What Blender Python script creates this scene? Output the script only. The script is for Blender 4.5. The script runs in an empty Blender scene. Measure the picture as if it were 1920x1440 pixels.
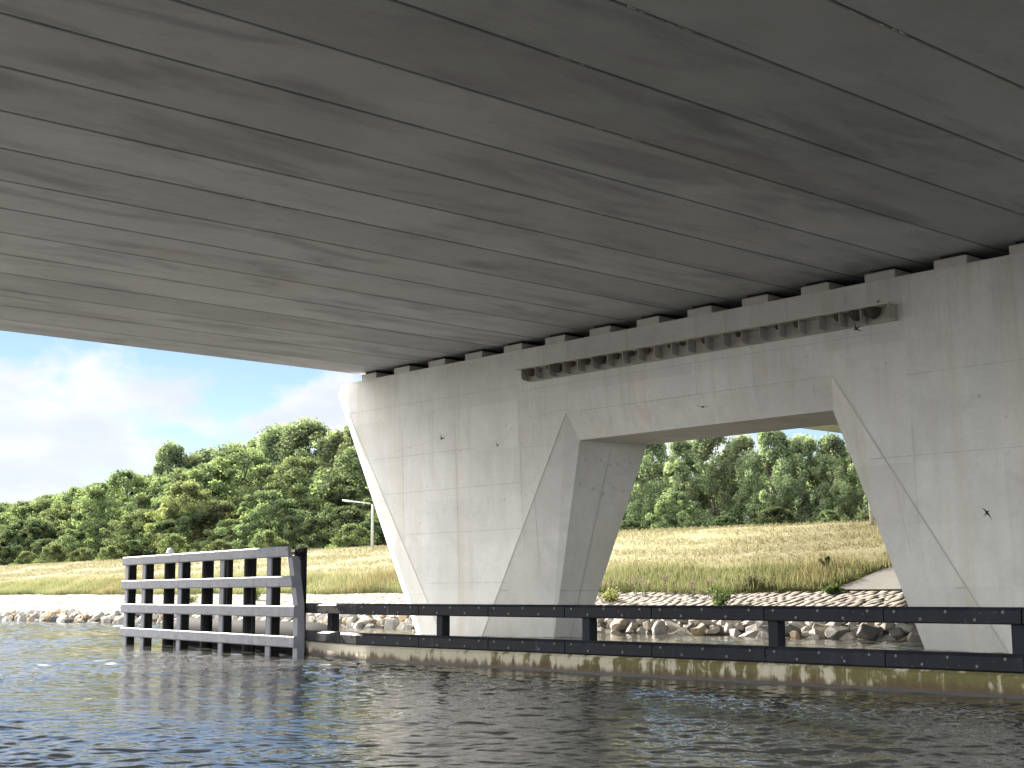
import bpy, bmesh, math, random
import numpy as np
from mathutils import Vector, Matrix

S = bpy.context.scene
COL = S.collection
R = math.radians

# ------------------------------------------------------------------ camera
cam_d = bpy.data.cameras.new('camera')
cam = bpy.data.objects.new('camera', cam_d)
COL.objects.link(cam)
fw = Vector((-0.73957, 0.65680, 0.14714)); rt = Vector((0.66370, 0.74799, -0.00288)); up = Vector((0.11196, -0.09553, 0.98911))
cam.matrix_world = Matrix(((rt.x, up.x, -fw.x, 0), (rt.y, up.y, -fw.y, 0), (rt.z, up.z, -fw.z, 1.5), (0, 0, 0, 1)))
cam_d.sensor_width = 36
cam_d.lens = 36 * 2644.0 / 1920
cam_d.clip_start = 0.1
cam_d.clip_end = 6000
S.camera = cam

# ------------------------------------------------------------------ light, sky, exposure
SUN_AZ = math.atan2(0.22, -2.0)            # horizontal direction towards the sun
SUN_EL = math.atan2(1.0, 2.02)
sun_d = bpy.data.lights.new('sun', 'SUN')
sun_d.energy = 2.6
sun_d.angle = R(0.55)
sun_d.color = (1.0, 0.93, 0.82)
sun = bpy.data.objects.new('sun', sun_d)
COL.objects.link(sun)
sdir = Vector((math.cos(SUN_AZ) * math.cos(SUN_EL), math.sin(SUN_AZ) * math.cos(SUN_EL), math.sin(SUN_EL)))
sun.rotation_euler = sdir.to_track_quat('Z', 'Y').to_euler()

S.view_settings.view_transform = 'Standard'
S.view_settings.look = 'None'
S.view_settings.gamma = 1
S.view_settings.exposure = 3.0
S.cycles.max_bounces = 10
S.cycles.diffuse_bounces = 5
S.cycles.sample_clamp_indirect = 30
S.cycles.blur_glossy = 2.0
S.cycles.caustics_reflective = True
S.cycles.use_denoising = True


class NT:
    """small helper round a node tree"""
    def __init__(self, tree):
        self.t = tree
        tree.nodes.clear()

    def n(self, typ, _o=0, **kw):
        nd = self.t.nodes.new(typ)
        ins = kw.pop('i', {})
        for k, v in kw.items():
            setattr(nd, k, v)
        for k, v in ins.items():
            s = nd.inputs[k]
            if isinstance(v, bpy.types.NodeSocket):
                self.t.links.new(v, s)
            elif isinstance(v, bpy.types.Node):
                self.t.links.new(v.outputs[0], s)
            else:
                s.default_value = v
        return nd

    def math(self, op, a, b=0.0, c=None, clamp=False):
        i = {0: a, 1: b}
        if c is not None:
            i[2] = c
        return self.n('ShaderNodeMath', operation=op, use_clamp=clamp, i=i).outputs[0]

    def step(self, v, lo, hi):
        return self.n('ShaderNodeMapRange', interpolation_type='SMOOTHSTEP', clamp=True, i={0: v, 1: lo, 2: hi, 3: 0.0, 4: 1.0}).outputs[0]

    def noise(self, vec, scale, detail=4.0, rough=0.55, dist=0.0, stretch=None):
        if stretch is not None:
            vec = self.n('ShaderNodeMapping', i={0: vec, 3: stretch}).outputs[0]
        return self.n('ShaderNodeTexNoise', i={'Vector': vec, 'Scale': scale, 'Detail': detail, 'Roughness': rough, 'Distortion': dist}).outputs[0]

    def mix(self, f, a, b, mode='MIX'):
        nd = self.t.nodes.new('ShaderNodeMix')
        nd.data_type = 'RGBA'
        nd.blend_type = mode
        for k, v in ((0, f), (6, a), (7, b)):
            s = nd.inputs[k]
            if isinstance(v, bpy.types.NodeSocket):
                self.t.links.new(v, s)
            else:
                s.default_value = v if k == 0 else (tuple(v) + (1,))[:4]
        return nd.outputs[2]

    def bump(self, h, strength, dist, normal=None):
        i = {'Strength': strength, 'Distance': dist, 'Height': h}
        if normal is not None:
            i['Normal'] = normal
        return self.n('ShaderNodeBump', i=i).outputs[0]


world = bpy.data.worlds.new('World')
S.world = world
world.use_nodes = True
w = NT(world.node_tree)
sky = w.n('ShaderNodeTexSky', sky_type='NISHITA', sun_disc=False, sun_elevation=SUN_EL, sun_rotation=math.pi / 2 - SUN_AZ,
          air_density=0.6, dust_density=0.0, ozone_density=2.0)
skyt = w.n('ShaderNodeVectorMath', operation='SCALE', i={0: sky.outputs[0], 'Scale': 0.05}).outputs[0]
skyc = w.n('ShaderNodeVectorMath', operation='MULTIPLY', i={0: skyt, 1: (0.48, 0.425, 0.385)}).outputs[0]
tc = w.n('ShaderNodeTexCoord').outputs['Generated']
sep = w.n('ShaderNodeSeparateXYZ', i={0: tc})
el = sep.outputs[2]
n1 = w.noise(tc, 7.0, 7.0, 0.52, 0.35, (1.0, 1.0, 1.9))
n2 = w.noise(tc, 22.0, 5.0, 0.55, 0.2, (1.0, 1.0, 1.8))
dens = w.math('ADD', w.math('MULTIPLY', n1, 0.8), w.math('MULTIPLY', n2, 0.2))
bias = w.n('ShaderNodeMapRange', i={0: el, 1: 0.02, 2: 0.22, 3: 0.145, 4: -0.06}).outputs[0]
cl = w.step(w.math('ADD', dens, bias), 0.495, 0.60)
shade = w.step(w.noise(tc, 11.0, 5.0, 0.5, 0.2, (1.0, 1.0, 2.6)), 0.36, 0.62)
ccol = w.mix(shade, (0.108, 0.113, 0.124), (0.128, 0.130, 0.133))
# added fill: unseen sky left of and behind the viewer, brightened to light the pier
away = w.n('ShaderNodeVectorMath', operation='DOT_PRODUCT', i={0: tc, 1: (-0.66, -0.75, 0.1)}).outputs['Value']
front = w.n('ShaderNodeMapRange', interpolation_type='SMOOTHSTEP', clamp=True, i={0: away, 1: 0.42, 2: 0.92, 3: 0.0, 4: 1.0}).outputs[0]
behind = w.n('ShaderNodeVectorMath', operation='DOT_PRODUCT', i={0: tc, 1: (0.30, -0.95, 0.0)}).outputs['Value']
front2 = w.n('ShaderNodeMapRange', interpolation_type='SMOOTHSTEP', clamp=True, i={0: behind, 1: 0.20, 2: 0.85, 3: 0.0, 4: 1.0}).outputs[0]
# added fill: unseen bright patch high round the sun, lighting the deck edge
near_sun = w.n('ShaderNodeVectorMath', operation='DOT_PRODUCT', i={0: tc, 1: tuple(sdir)}).outputs['Value']
sun_fill = w.math('MULTIPLY', w.step(near_sun, 0.25, 0.90), w.step(el, 0.24, 0.42))
ccol = w.mix(front2, ccol, (0.80, 0.80, 0.79))
ccol = w.mix(front, ccol, (0.68, 0.67, 0.65))
ccol = w.mix(sun_fill, ccol, (1.6, 1.54, 1.46))
front = w.math('MAXIMUM', w.math('MAXIMUM', front, front2), sun_fill)
allsky = w.mix(w.math('MULTIPLY', w.math('MAXIMUM', cl, w.math('MULTIPLY', front, 0.8)), 0.93), skyc, ccol)
bg = w.n('ShaderNodeBackground', i={0: allsky, 1: 1.0})
w.n('ShaderNodeOutputWorld', i={0: bg})

# ------------------------------------------------------------------ object helpers
def link(o, parent=None):
    COL.objects.link(o)
    if parent is not None:
        o.parent = parent
    return o

def tag(o, label=None, cat=None, group=None, kind=None):
    for k, v in (('label', label), ('category', cat), ('group', group), ('kind', kind)):
        if v:
            o[k] = v
    return o

def empty(name, loc=(0, 0, 0), rz=0.0):
    o = bpy.data.objects.new(name, None)
    o.empty_display_size = 0.2
    o.location = loc
    o.rotation_euler = (0, 0, rz)
    return link(o)

def np_mesh(name, verts, faces, mat, cols=None, smooth=False):
    """verts (n,3), faces (m,k) arrays"""
    verts = np.asarray(verts, np.float32)
    faces = np.asarray(faces, np.int32)
    me = bpy.data.meshes.new(name)
    m, k = faces.shape
    me.vertices.add(len(verts)); me.vertices.foreach_set('co', verts.ravel())
    me.loops.add(m * k); me.loops.foreach_set('vertex_index', faces.ravel())
    me.polygons.add(m)
    me.polygons.foreach_set('loop_start', np.arange(m, dtype=np.int32) * k)
    me.polygons.foreach_set('loop_total', np.full(m, k, np.int32))
    me.update(calc_edges=True)
    if cols is not None:
        a = me.color_attributes.new('tint', 'FLOAT_COLOR', 'POINT')
        c = np.ones((len(verts), 4), np.float32); c[:, :3] = cols
        a.data.foreach_set('color', c.ravel())
    if smooth:
        me.polygons.foreach_set('use_smooth', np.ones(m, bool))
    me.materials.append(mat)
    return me

class MB:
    """collects shapes into one mesh"""
    def __init__(self):
        self.v = []; self.f = []

    def add(self, vs, fs):
        b = len(self.v)
        self.v += [tuple(p) for p in vs]
        self.f += [tuple(b + i for i in f) for f in fs]
        return self

    def box(self, x0, x1, y0, y1, z0, z1, ax=None):
        vs = [(x, y, z) for z in (z0, z1) for y in (y0, y1) for x in (x0, x1)]
        if ax is not None:
            o, u, v = ax
            vs = [tuple(Vector(o) + Vector(u) * a + Vector(v) * b + Vector((0, 0, c))) for a, b, c in vs]
        return self.add(vs, [(0, 2, 3, 1), (4, 5, 7, 6), (0, 1, 5, 4), (2, 6, 7, 3), (0, 4, 6, 2), (1, 3, 7, 5)])

    def prism(self, prof, p0, p1, u, v):
        """closed profile of (a,b) swept from p0 to p1 in the frame u,v"""
        n = len(prof); p0, p1, u, v = map(Vector, (p0, p1, u, v))
        vs = [p0 + u * a + v * b for a, b in prof] + [p1 + u * a + v * b for a, b in prof]
        fs = [(i, (i + 1) % n, n + (i + 1) % n, n + i) for i in range(n)]
        fs += [tuple(range(n - 1, -1, -1)), tuple(range(n, 2 * n))]
        return self.add(vs, fs)

    def tube(self, pts, rads, n=10, cap=True):
        pts = [Vector(p) for p in pts]
        rings = []
        for i, p in enumerate(pts):
            d = (pts[min(i + 1, len(pts) - 1)] - pts[max(i - 1, 0)]).normalized()
            a = d.orthogonal().normalized() if abs(d.z) < 0.9 else Vector((1, 0, 0)) - d * d.x
            a.normalize(); b = d.cross(a)
            rings.append([p + (a * math.cos(t) + b * math.sin(t)) * rads[i] for t in [2 * math.pi * k / n for k in range(n)]])
        vs = [q for r in rings for q in r]
        fs = [(i * n + k, i * n + (k + 1) % n, (i + 1) * n + (k + 1) % n, (i + 1) * n + k) for i in range(len(pts) - 1) for k in range(n)]
        if cap:
            fs += [tuple(range(n - 1, -1, -1)), tuple((len(pts) - 1) * n + k for k in range(n))]
        return self.add(vs, fs)

    def build(self, name, mat, parent=None, bevel=0.0, smooth=False):
        me = bpy.data.meshes.new(name)
        me.from_pydata(self.v, [], self.f)
        bm = bmesh.new(); bm.from_mesh(me)
        bmesh.ops.recalc_face_normals(bm, faces=bm.faces)
        if bevel > 0:
            bmesh.ops.bevel(bm, geom=[e for e in bm.edges if e.is_manifold and e.calc_face_angle(0) > 0.5], offset=bevel, segments=1, affect='EDGES')
        if smooth:
            for f in bm.faces:
                f.smooth = True
        bm.to_mesh(me); bm.free()
        me.materials.append(mat)
        return link(bpy.data.objects.new(name, me), parent)

def copy_tree(o, parent=None):
    c = o.copy(); COL.objects.link(c)
    if parent is not None:
        c.parent = parent
    for ch in o.children:
        copy_tree(ch, c)
    return c

# ------------------------------------------------------------------ materials
def mat(name):
    m = bpy.data.materials.new(name); m.use_nodes = True
    return m, NT(m.node_tree)

def finish(t, base, rough=0.7, normal=None, spec=0.3, **extra):
    i = {'Base Color': base if isinstance(base, bpy.types.NodeSocket) else (tuple(base) + (1,))[:4], 'Roughness': rough, 'Specular IOR Level': spec}
    if normal is not None:
        i['Normal'] = normal
    i.update(extra)
    b = t.n('ShaderNodeBsdfPrincipled', i=i)
    t.n('ShaderNodeOutputMaterial', i={0: b})
    return b

def concrete(name, base, stain, stretch, lo=0.42, hi=0.7, amount=0.6, warm=(0.42, 0.36, 0.24), warm_amount=0.25, rough=0.75, mottle=None, panel=None, each=0.0):
    m, t = mat(name)
    p = t.n('ShaderNodeTexCoord').outputs['Object']
    big = t.noise(p, 0.35, 5, 0.6, 0.4)
    fine = t.noise(p, 9.0, 5, 0.65)
    st = t.step(t.noise(p, 1.0, 5, 0.6, 0.5, stretch), lo, hi)
    wr = t.step(t.noise(p, 0.8, 5, 0.6, 0.8, tuple(s * 0.8 for s in stretch)), 0.52, 0.75)
    c = t.mix(t.step(big, 0.25, 0.75), tuple(x * 0.88 for x in base), tuple(x * 1.08 for x in base))
    c = t.mix(t.math('MULTIPLY', st, amount), c, stain)
    c = t.mix(t.math('MULTIPLY', wr, warm_amount), c, warm)
    c = t.mix(t.math('MULTIPLY', t.step(fine, 0.3, 0.75), 0.22), c, tuple(x * 0.7 for x in base))
    if mottle is not None:                               # blotchy, finely broken-up staining
        mo = t.noise(p, 1.0, 8, 0.72, 0.6, mottle)
        c = t.mix(t.math('MULTIPLY', t.step(mo, 0.48, 0.66), 0.35), c, tuple(x * 0.72 for x in base))
        c = t.mix(t.math('MULTIPLY', t.step(t.noise(p, 2.3, 8, 0.75, 0.3, mottle), 0.58, 0.70), 0.3), c, tuple(x * 1.12 for x in base))
    if panel is not None:                                # each shutter panel came out a shade different
        xyz = t.n('ShaderNodeSeparateXYZ', i={0: p})
        cell = t.n('ShaderNodeCombineXYZ', i={0: t.math('FLOOR', t.math('DIVIDE', xyz.outputs[0], panel[0])), 1: t.math('FLOOR', t.math('DIVIDE', xyz.outputs[2], panel[1]))})
        wn = t.n('ShaderNodeTexWhiteNoise', i={'Vector': cell}).outputs[0]
        c = t.n('ShaderNodeVectorMath', operation='SCALE', i={0: c, 'Scale': t.n('ShaderNodeMapRange', i={0: wn, 3: 0.94, 4: 1.04}).outputs[0]}).outputs[0]
    if panel is not None:                                # rain streaks run down from the pier head
        zz = t.n('ShaderNodeSeparateXYZ', i={0: p}).outputs[2]
        stk = t.step(t.noise(p, 1.0, 5, 0.7, 0.15, (3.2, 3.2, 0.07)), 0.50, 0.70)
        c = t.mix(t.math('MULTIPLY', stk, t.n('ShaderNodeMapRange', clamp=True, i={0: zz, 1: 5.5, 2: 9.8, 3: 0.08, 4: 0.45}).outputs[0]), c, (0.36, 0.335, 0.26))
    if each:                                             # one beam paler or darker than the next
        rn = t.n('ShaderNodeObjectInfo').outputs['Random']
        c = t.n('ShaderNodeVectorMath', operation='SCALE', i={0: c, 'Scale': t.n('ShaderNodeMapRange', i={0: rn, 3: 1 - each, 4: 1 + each}).outputs[0]}).outputs[0]
    pores = t.step(t.noise(p, 34.0, 2, 0.5), 0.70, 0.76)
    c = t.mix(t.math('MULTIPLY', pores, 0.35), c, tuple(x * 0.45 for x in base))
    finish(t, c, rough, t.bump(fine, 0.25, 0.01))
    return m

M = {}
M['pier'] = concrete('pier_concrete', (0.555, 0.555, 0.535), (0.48, 0.47, 0.43), (1.1, 1.1, 0.10), 0.47, 0.75, 0.7, (0.46, 0.40, 0.27), 0.45, mottle=(1.0, 1.0, 1.0), panel=(2.62, 1.65), each=0)
M['plinth'] = concrete('plinth_concrete', (0.50, 0.50, 0.47), (0.40, 0.40, 0.37), (1.2, 1.2, 0.4), 0.45, 0.75, 0.4)
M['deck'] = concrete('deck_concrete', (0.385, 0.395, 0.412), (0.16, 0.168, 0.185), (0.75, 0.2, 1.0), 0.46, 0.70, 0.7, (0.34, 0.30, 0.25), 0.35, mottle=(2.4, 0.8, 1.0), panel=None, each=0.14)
M['joint'] = concrete('joint_line_concrete', (0.44, 0.435, 0.41), (0.33, 0.325, 0.31), (1, 1, 1), 0.4, 0.6, 0.6)
m, t = mat('joint_sealant'); finish(t, (0.016, 0.015, 0.014), 0.9); M['sealant'] = m
m, t = mat('bearing_rubber'); finish(t, (0.012, 0.012, 0.012), 0.7); M['rubber'] = m

def plastic(name, base, light):
    m, t = mat(name)
    p = t.n('ShaderNodeTexCoord').outputs['Object']
    a = t.step(t.noise(p, 2.5, 5, 0.6, 0.3, (1, 1, 0.4)), 0.4, 0.75)
    spots = t.step(t.noise(p, 16.0, 3, 0.5), 0.70, 0.74)
    drip = t.step(t.noise(p, 1.0, 2, 0.5, 0, (7.0, 7.0, 0.25)), 0.69, 0.74)
    c = t.mix(a, base, light)
    c = t.mix(t.math('MULTIPLY', t.math('MAXIMUM', spots, drip), 0.4), c, tuple(min(0.3, x * 7) for x in light))
    finish(t, c, t.math('MULTIPLY_ADD', a, 0.15, 0.55), t.bump(t.noise(p, 60, 3), 0.12, 0.004), spec=0.12)
    return m
M['rail'] = plastic('dark_grey_recycled_plastic', (0.012, 0.013, 0.017), (0.022, 0.023, 0.029))
M['screen'] = plastic('grey_weathered_plastic', (0.17, 0.175, 0.20), (0.23, 0.235, 0.26))
M['pile'] = plastic('black_coated_steel', (0.010, 0.010, 0.011), (0.022, 0.022, 0.022))
m, t = mat('galvanised_bolt'); finish(t, (0.085, 0.085, 0.09), 0.4, spec=0.45); M['bolt'] = m
m, t = mat('white_enamel'); finish(t, (0.78, 0.78, 0.76), 0.35); M['white'] = m
m, t = mat('pale_grey_pole_paint'); finish(t, (0.55, 0.58, 0.57), 0.4); M['pole'] = m
m, t = mat('swallow_feathers'); finish(t, (0.014, 0.014, 0.02), 0.6); M['bird'] = m
m, t = mat('pale_feathers'); finish(t, (0.4, 0.37, 0.33), 0.7); M['belly'] = m
m, t = mat('dry_mud')
p = t.n('ShaderNodeTexCoord').outputs['Object']
finish(t, t.mix(t.noise(p, 25, 3), (0.03, 0.025, 0.02), (0.09, 0.075, 0.06)), 0.95, t.bump(t.noise(p, 30, 3), 0.8, 0.03)); M['mud'] = m
M['nestbox'] = concrete('nest_box_concrete', (0.33, 0.315, 0.29), (0.2, 0.19, 0.18), (1.0, 1.0, 1.0), 0.45, 0.7, 0.6)
M['roofboard'] = concrete('pale_board', (0.5, 0.48, 0.43), (0.4, 0.37, 0.32), (0.4, 2, 2), 0.45, 0.7, 0.5)

# guide wall: concrete with moss, dirt and a wet foot
m, t = mat('mossy_wall_concrete')
p = t.n('ShaderNodeTexCoord').outputs['Object']
sx = t.n('ShaderNodeSeparateXYZ', i={0: p})
z = sx.outputs[2]
nse = t.noise(p, 2.2, 6, 0.65, 0.6, (1.0, 1.0, 0.9))
str_ = t.noise(p, 1.0, 4, 0.6, 0.3, (4.5, 4.5, 0.5))
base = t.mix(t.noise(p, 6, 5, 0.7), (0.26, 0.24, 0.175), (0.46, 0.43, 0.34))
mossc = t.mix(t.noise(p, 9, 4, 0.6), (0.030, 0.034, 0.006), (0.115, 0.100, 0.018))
base = t.mix(t.step(sx.outputs[0], -26.2, -26.7), base, t.mix(t.noise(p, 4, 4, 0.6), (0.58, 0.53, 0.42), (0.70, 0.65, 0.53)))  # end piece cleaner, with sunlight painted into its paler concrete
toright = t.n('ShaderNodeMapRange', clamp=True, i={0: sx.outputs[0], 1: -26.6, 2: -12.0, 3: -0.10, 4: 0.04}).outputs[0]
moss = t.step(t.math('ADD', t.math('ADD', t.math('MULTIPLY', nse, 0.55), t.math('MULTIPLY', str_, 0.45)), toright), 0.46, 0.54)
moss = t.math('MULTIPLY', moss, t.step(sx.outputs[0], -26.9, -25.8))
c = t.mix(t.math('MULTIPLY', moss, 0.9), base, mossc)
brown = t.step(t.math('ADD', z, t.math('MULTIPLY', t.math('SUBTRACT', str_, 0.5), -0.5)), 0.20, 0.07)
c = t.mix(t.math('MULTIPLY', brown, 0.85), c, (0.075, 0.05, 0.03))
wet = t.step(z, 0.075, 0.035)
c = t.mix(wet, c, (0.045, 0.042, 0.038))
crack = t.step(t.noise(p, 1.0, 1, 0.5, 0, (2.6, 2.6, 0.0)), 0.735, 0.75)
c = t.mix(t.math('MULTIPLY', crack, 0.6), c, (0.05, 0.045, 0.03))
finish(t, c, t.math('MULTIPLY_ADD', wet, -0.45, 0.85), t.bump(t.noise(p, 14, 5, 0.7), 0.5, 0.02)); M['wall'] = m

# water
m, t = mat('canal_water')
p = t.n('ShaderNodeTexCoord').outputs['Object']
rot = t.n('ShaderNodeMapping', i={0: p, 2: (0, 0, R(-35))}).outputs[0]
a = t.noise(rot, 1.0, 2, 0.5, 0.4, (0.5, 0.8, 1))
b = t.noise(rot, 1.0, 3, 0.55, 0.5, (1.5, 2.1, 1))
d = t.noise(rot, 1.0, 3, 0.6, 0.3, (5.0, 6.5, 1))
patch = t.n('ShaderNodeMapRange', i={0: t.noise(p, 0.09, 2, 0.5, 0.5), 1: 0.35, 2: 0.65, 3: 0.55, 4: 1.15}).outputs[0]
h = t.math('ADD', t.math('MULTIPLY', a, 0.45), t.math('ADD', t.math('MULTIPLY', b, 0.30), t.math('MULTIPLY', d, 0.12)))
h = t.math('MULTIPLY', h, patch)
finish(t, (0.062, 0.062, 0.056), 0.03, t.bump(h, 1.0, 0.04), spec=0.5, IOR=1.333); M['water'] = m

def tint_mat(name, rough=0.7, trans=0.4, rand=0.25, glow=(1.15, 1.2, 0.7)):
    m, t = mat(name)
    at = t.n('ShaderNodeAttribute', attribute_name='tint').outputs['Color']
    oi = t.n('ShaderNodeObjectInfo').outputs['Random']
    hs = t.n('ShaderNodeHueSaturation', i={'Hue': t.n('ShaderNodeMapRange', i={0: oi, 3: 0.5 - 0.02 * rand / 0.25, 4: 0.5 + 0.02 * rand / 0.25}).outputs[0],
             'Saturation': 0.80, 'Value': t.n('ShaderNodeMapRange', i={0: oi, 3: 1 - rand, 4: 1 + rand}).outputs[0], 'Color': at}).outputs[0]
    b = t.n('ShaderNodeBsdfPrincipled', i={'Base Color': hs, 'Roughness': rough, 'Specular IOR Level': 0.08})
    tr = t.n('ShaderNodeBsdfTranslucent', i={0: t.n('ShaderNodeVectorMath', operation='MULTIPLY', i={0: hs, 1: glow}).outputs[0]})
    t.n('ShaderNodeOutputMaterial', i={0: t.n('ShaderNodeMixShader', i={0: trans, 1: b, 2: tr})})
    return m
M['leaf'] = tint_mat('tree_leaves', 0.7, 0.5, 0.2)
M['blade'] = tint_mat('grass_blades', 0.7, 0.4, 0.0, (1.05, 1.06, 0.88))
m, t = mat('tree_bark')
p = t.n('ShaderNodeTexCoord').outputs['Object']
finish(t, t.mix(t.noise(p, 3, 4, 0.6, 0, (3, 3, 0.6)), (0.05, 0.042, 0.032), (0.16, 0.14, 0.11)), 0.9); M['bark'] = m

m, t = mat('dike_ground')
p = t.n('ShaderNodeTexCoord').outputs['Object']
sx = t.n('ShaderNodeSeparateXYZ', i={0: p})
hay = t.mix(t.noise(p, 3.0, 6, 0.7, 0.4, (0.5, 1.3, 1)), (0.185, 0.165, 0.078), (0.26, 0.235, 0.12))
hay = t.mix(t.math('MULTIPLY', t.step(t.noise(p, 0.5, 5, 0.6, 0.6, (0.3, 1.0, 1)), 0.52, 0.7), 0.45), hay, (0.20, 0.20, 0.06))
grn = t.mix(t.noise(p, 2.0, 5, 0.7), (0.15, 0.17, 0.045), (0.24, 0.24, 0.09))
yy = t.math('ADD', sx.outputs[1], t.math('MULTIPLY', t.math('SUBTRACT', t.noise(p, 0.6, 3), 0.5), 1.6))
c = t.mix(t.step(yy, 46.8, 47.8), grn, hay)
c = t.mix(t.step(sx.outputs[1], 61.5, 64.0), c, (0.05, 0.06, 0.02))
c = t.mix(t.step(sx.outputs[2], 0.5, 0.25), c, (0.09, 0.08, 0.06))
finish(t, c, 0.95, t.bump(t.noise(p, 3.5, 6, 0.7, 0.4, (0.6, 1.4, 1)), 0.9, 0.22)); M['ground'] = m

m, t = mat('pitched_stone')
p = t.n('ShaderNodeTexCoord').outputs['Object']
at = t.n('ShaderNodeAttribute', attribute_name='tint').outputs['Color']
c = t.mix(0.8, at, t.mix(t.noise(p, 7, 5, 0.65), (0.55, 0.55, 0.55), (1.05, 1.03, 0.98)), 'MULTIPLY')
finish(t, c, 0.9, t.bump(t.noise(p, 9, 4, 0.6), 0.2, 0.008)); M['stone'] = m
m, t = mat('riprap_rock')
p = t.n('ShaderNodeTexCoord').outputs['Object']
oi = t.n('ShaderNodeObjectInfo').outputs['Random']
c = t.mix(oi, (0.27, 0.26, 0.24), (0.48, 0.45, 0.40))
c = t.mix(t.step(t.math('FRACT', t.math('MULTIPLY', oi, 7.31)), 0.82, 0.9), c, (0.38, 0.29, 0.19))
c = t.mix(t.step(t.math('FRACT', t.math('MULTIPLY', oi, 3.77)), 0.86, 0.9), c, (0.12, 0.12, 0.12))
c = t.mix(t.math('MULTIPLY', t.step(t.noise(p, 4, 5, 0.65), 0.4, 0.75), 0.5), c, (0.16, 0.155, 0.145))
finish(t, c, 0.85, t.bump(t.noise(p, 6, 5, 0.7), 0.6, 0.06)); M['rock'] = m
m, t = mat('dark_boulder_rock')
p = t.n('ShaderNodeTexCoord').outputs['Object']
finish(t, t.mix(t.noise(p, 3, 5, 0.65), (0.07, 0.07, 0.065), (0.2, 0.19, 0.17)), 0.8, t.bump(t.noise(p, 6, 5, 0.7), 0.6, 0.06)); M['boulder'] = m
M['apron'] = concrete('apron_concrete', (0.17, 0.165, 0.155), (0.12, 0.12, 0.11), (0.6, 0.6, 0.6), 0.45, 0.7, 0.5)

rng = np.random.default_rng(7)
random.seed(7)

# ------------------------------------------------------------------ water and terrain
# the canal: a disc of water whose ripples are real waves, finest where they are near
def waves(x, y, cell):
    r = np.random.default_rng(3)
    z = np.zeros_like(x)
    nw = 90
    lam = np.exp(r.uniform(np.log(0.13), np.log(2.4), nw))
    th = R(-50) + r.normal(0, 0.75, nw)
    ph = r.uniform(0, 6.283, nw)
    slope = 0.095 * math.sqrt(2.0 / nw) * np.interp(lam, [0.13, 0.3, 0.6, 1.2, 2.4], [1.3, 1.35, 0.85, 0.5, 0.3])
    gust = 0.80 + 0.36 * np.sin(0.21 * x + 0.13 * y + 1.0) * np.sin(0.10 * x - 0.24 * y) + 0.25 * np.sin(0.47 * x + 0.61 * y + 2.0 * np.sin(0.2 * x))
    for L_, t_, p_, s_ in zip(lam, th, ph, slope):
        k = 2 * np.pi / L_
        damp = np.clip((L_ / cell - 2.2) / 1.5, 0, 1)
        q = k * (math.cos(t_) * x + math.sin(t_) * y) + p_ + 0.9 * np.sin(0.6 * x * math.sin(t_) - 0.6 * y * math.cos(t_) + p_)
        z += damp * (s_ / k) * np.sin(q)
    return z * np.clip(gust, 0.25, 1.6)
HEAD = math.atan2(0.6568, -0.73957)
an = np.concatenate([HEAD + np.linspace(-0.46, 0.46, 640), HEAD + np.linspace(0.46, 2 * np.pi - 0.46, 60)[1:-1]])
rads = np.concatenate([[0.0], np.linspace(0.5, 8.5, 8), np.exp(np.arange(np.log(9.0), np.log(100.0), 0.0029)), [106, 120, 180, 300, 600, 1200, 2500]])
RR, AA = np.meshgrid(rads, an, indexing='ij')
WX, WY = RR * np.cos(AA), RR * np.sin(AA)
cell = np.maximum(RR * 0.0029, 0.015)
inside = (np.abs(np.angle(np.exp(1j * (AA - HEAD)))) < 0.4605) & (RR > 8.9) & (RR < 101)
WZ = np.zeros_like(WX)
WZ[inside] = (1 + RR[inside] / 55) * waves(WX[inside], WY[inside], cell[inside]) * np.clip((RR[inside] - 8.9) / 0.6, 0, 1) * np.clip((99 - RR[inside]) / 15, 0, 1)
na = len(an)
ii, jj = np.meshgrid(np.arange(len(rads) - 1), np.arange(na), indexing='ij')
j2 = (jj + 1) % na
WF = np.stack([(ii * na + jj).ravel(), ((ii + 1) * na + jj).ravel(), ((ii + 1) * na + j2).ravel(), (ii * na + j2).ravel()], 1)
tag(link(bpy.data.objects.new('water', np_mesh('water', np.stack([WX, WY, WZ], -1).reshape(-1, 3), WF, M['water'], smooth=True))), kind='structure')

def shore(x):
    return np.interp(x, [-2000, -400, -140, -95, -77, -64, -52, -38, -20, 2000], [28, 28, 31.5, 33.0, 34.2, 36.2, 37.9, 39.2, 39.2, 39.2])
def crest(x):
    return np.interp(x, [-600, -145, -80, -56, -39, 200], [4.45, 4.45, 4.72, 4.98, 4.86, 4.86])

def ground_z(x, y):
    """height of the bank at x,y"""
    s = shore(x); c = crest(x)
    x = np.asarray(x, float); y = np.asarray(y, float)
    d = y - s
    z0 = np.interp(d, [-30, -4, 0, 1.4], [-4, -1.5, -0.12, 0.5])
    f = np.clip((y - (s + 1.4)) / (44.5 - (s + 1.4)), 0, 1)
    z1 = 0.5 + f * 0.98
    z2 = np.interp(y, [44.5, 47, 57, 58.5, 60.5, 63], [0, 0.28, 0.955, 1.0, 1.0, 0.96])
    za = 1.48 + z2 * (c - 1.48)
    za = np.where(y > 63, np.interp(y, [63, 69, 74, 3000], [0.96, 0.6, 0.5, 0.5]) * (c - 1.48) + 1.48, za)
    return np.where(d < 1.4, z0, np.where(y < 44.5, z1, za))

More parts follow.
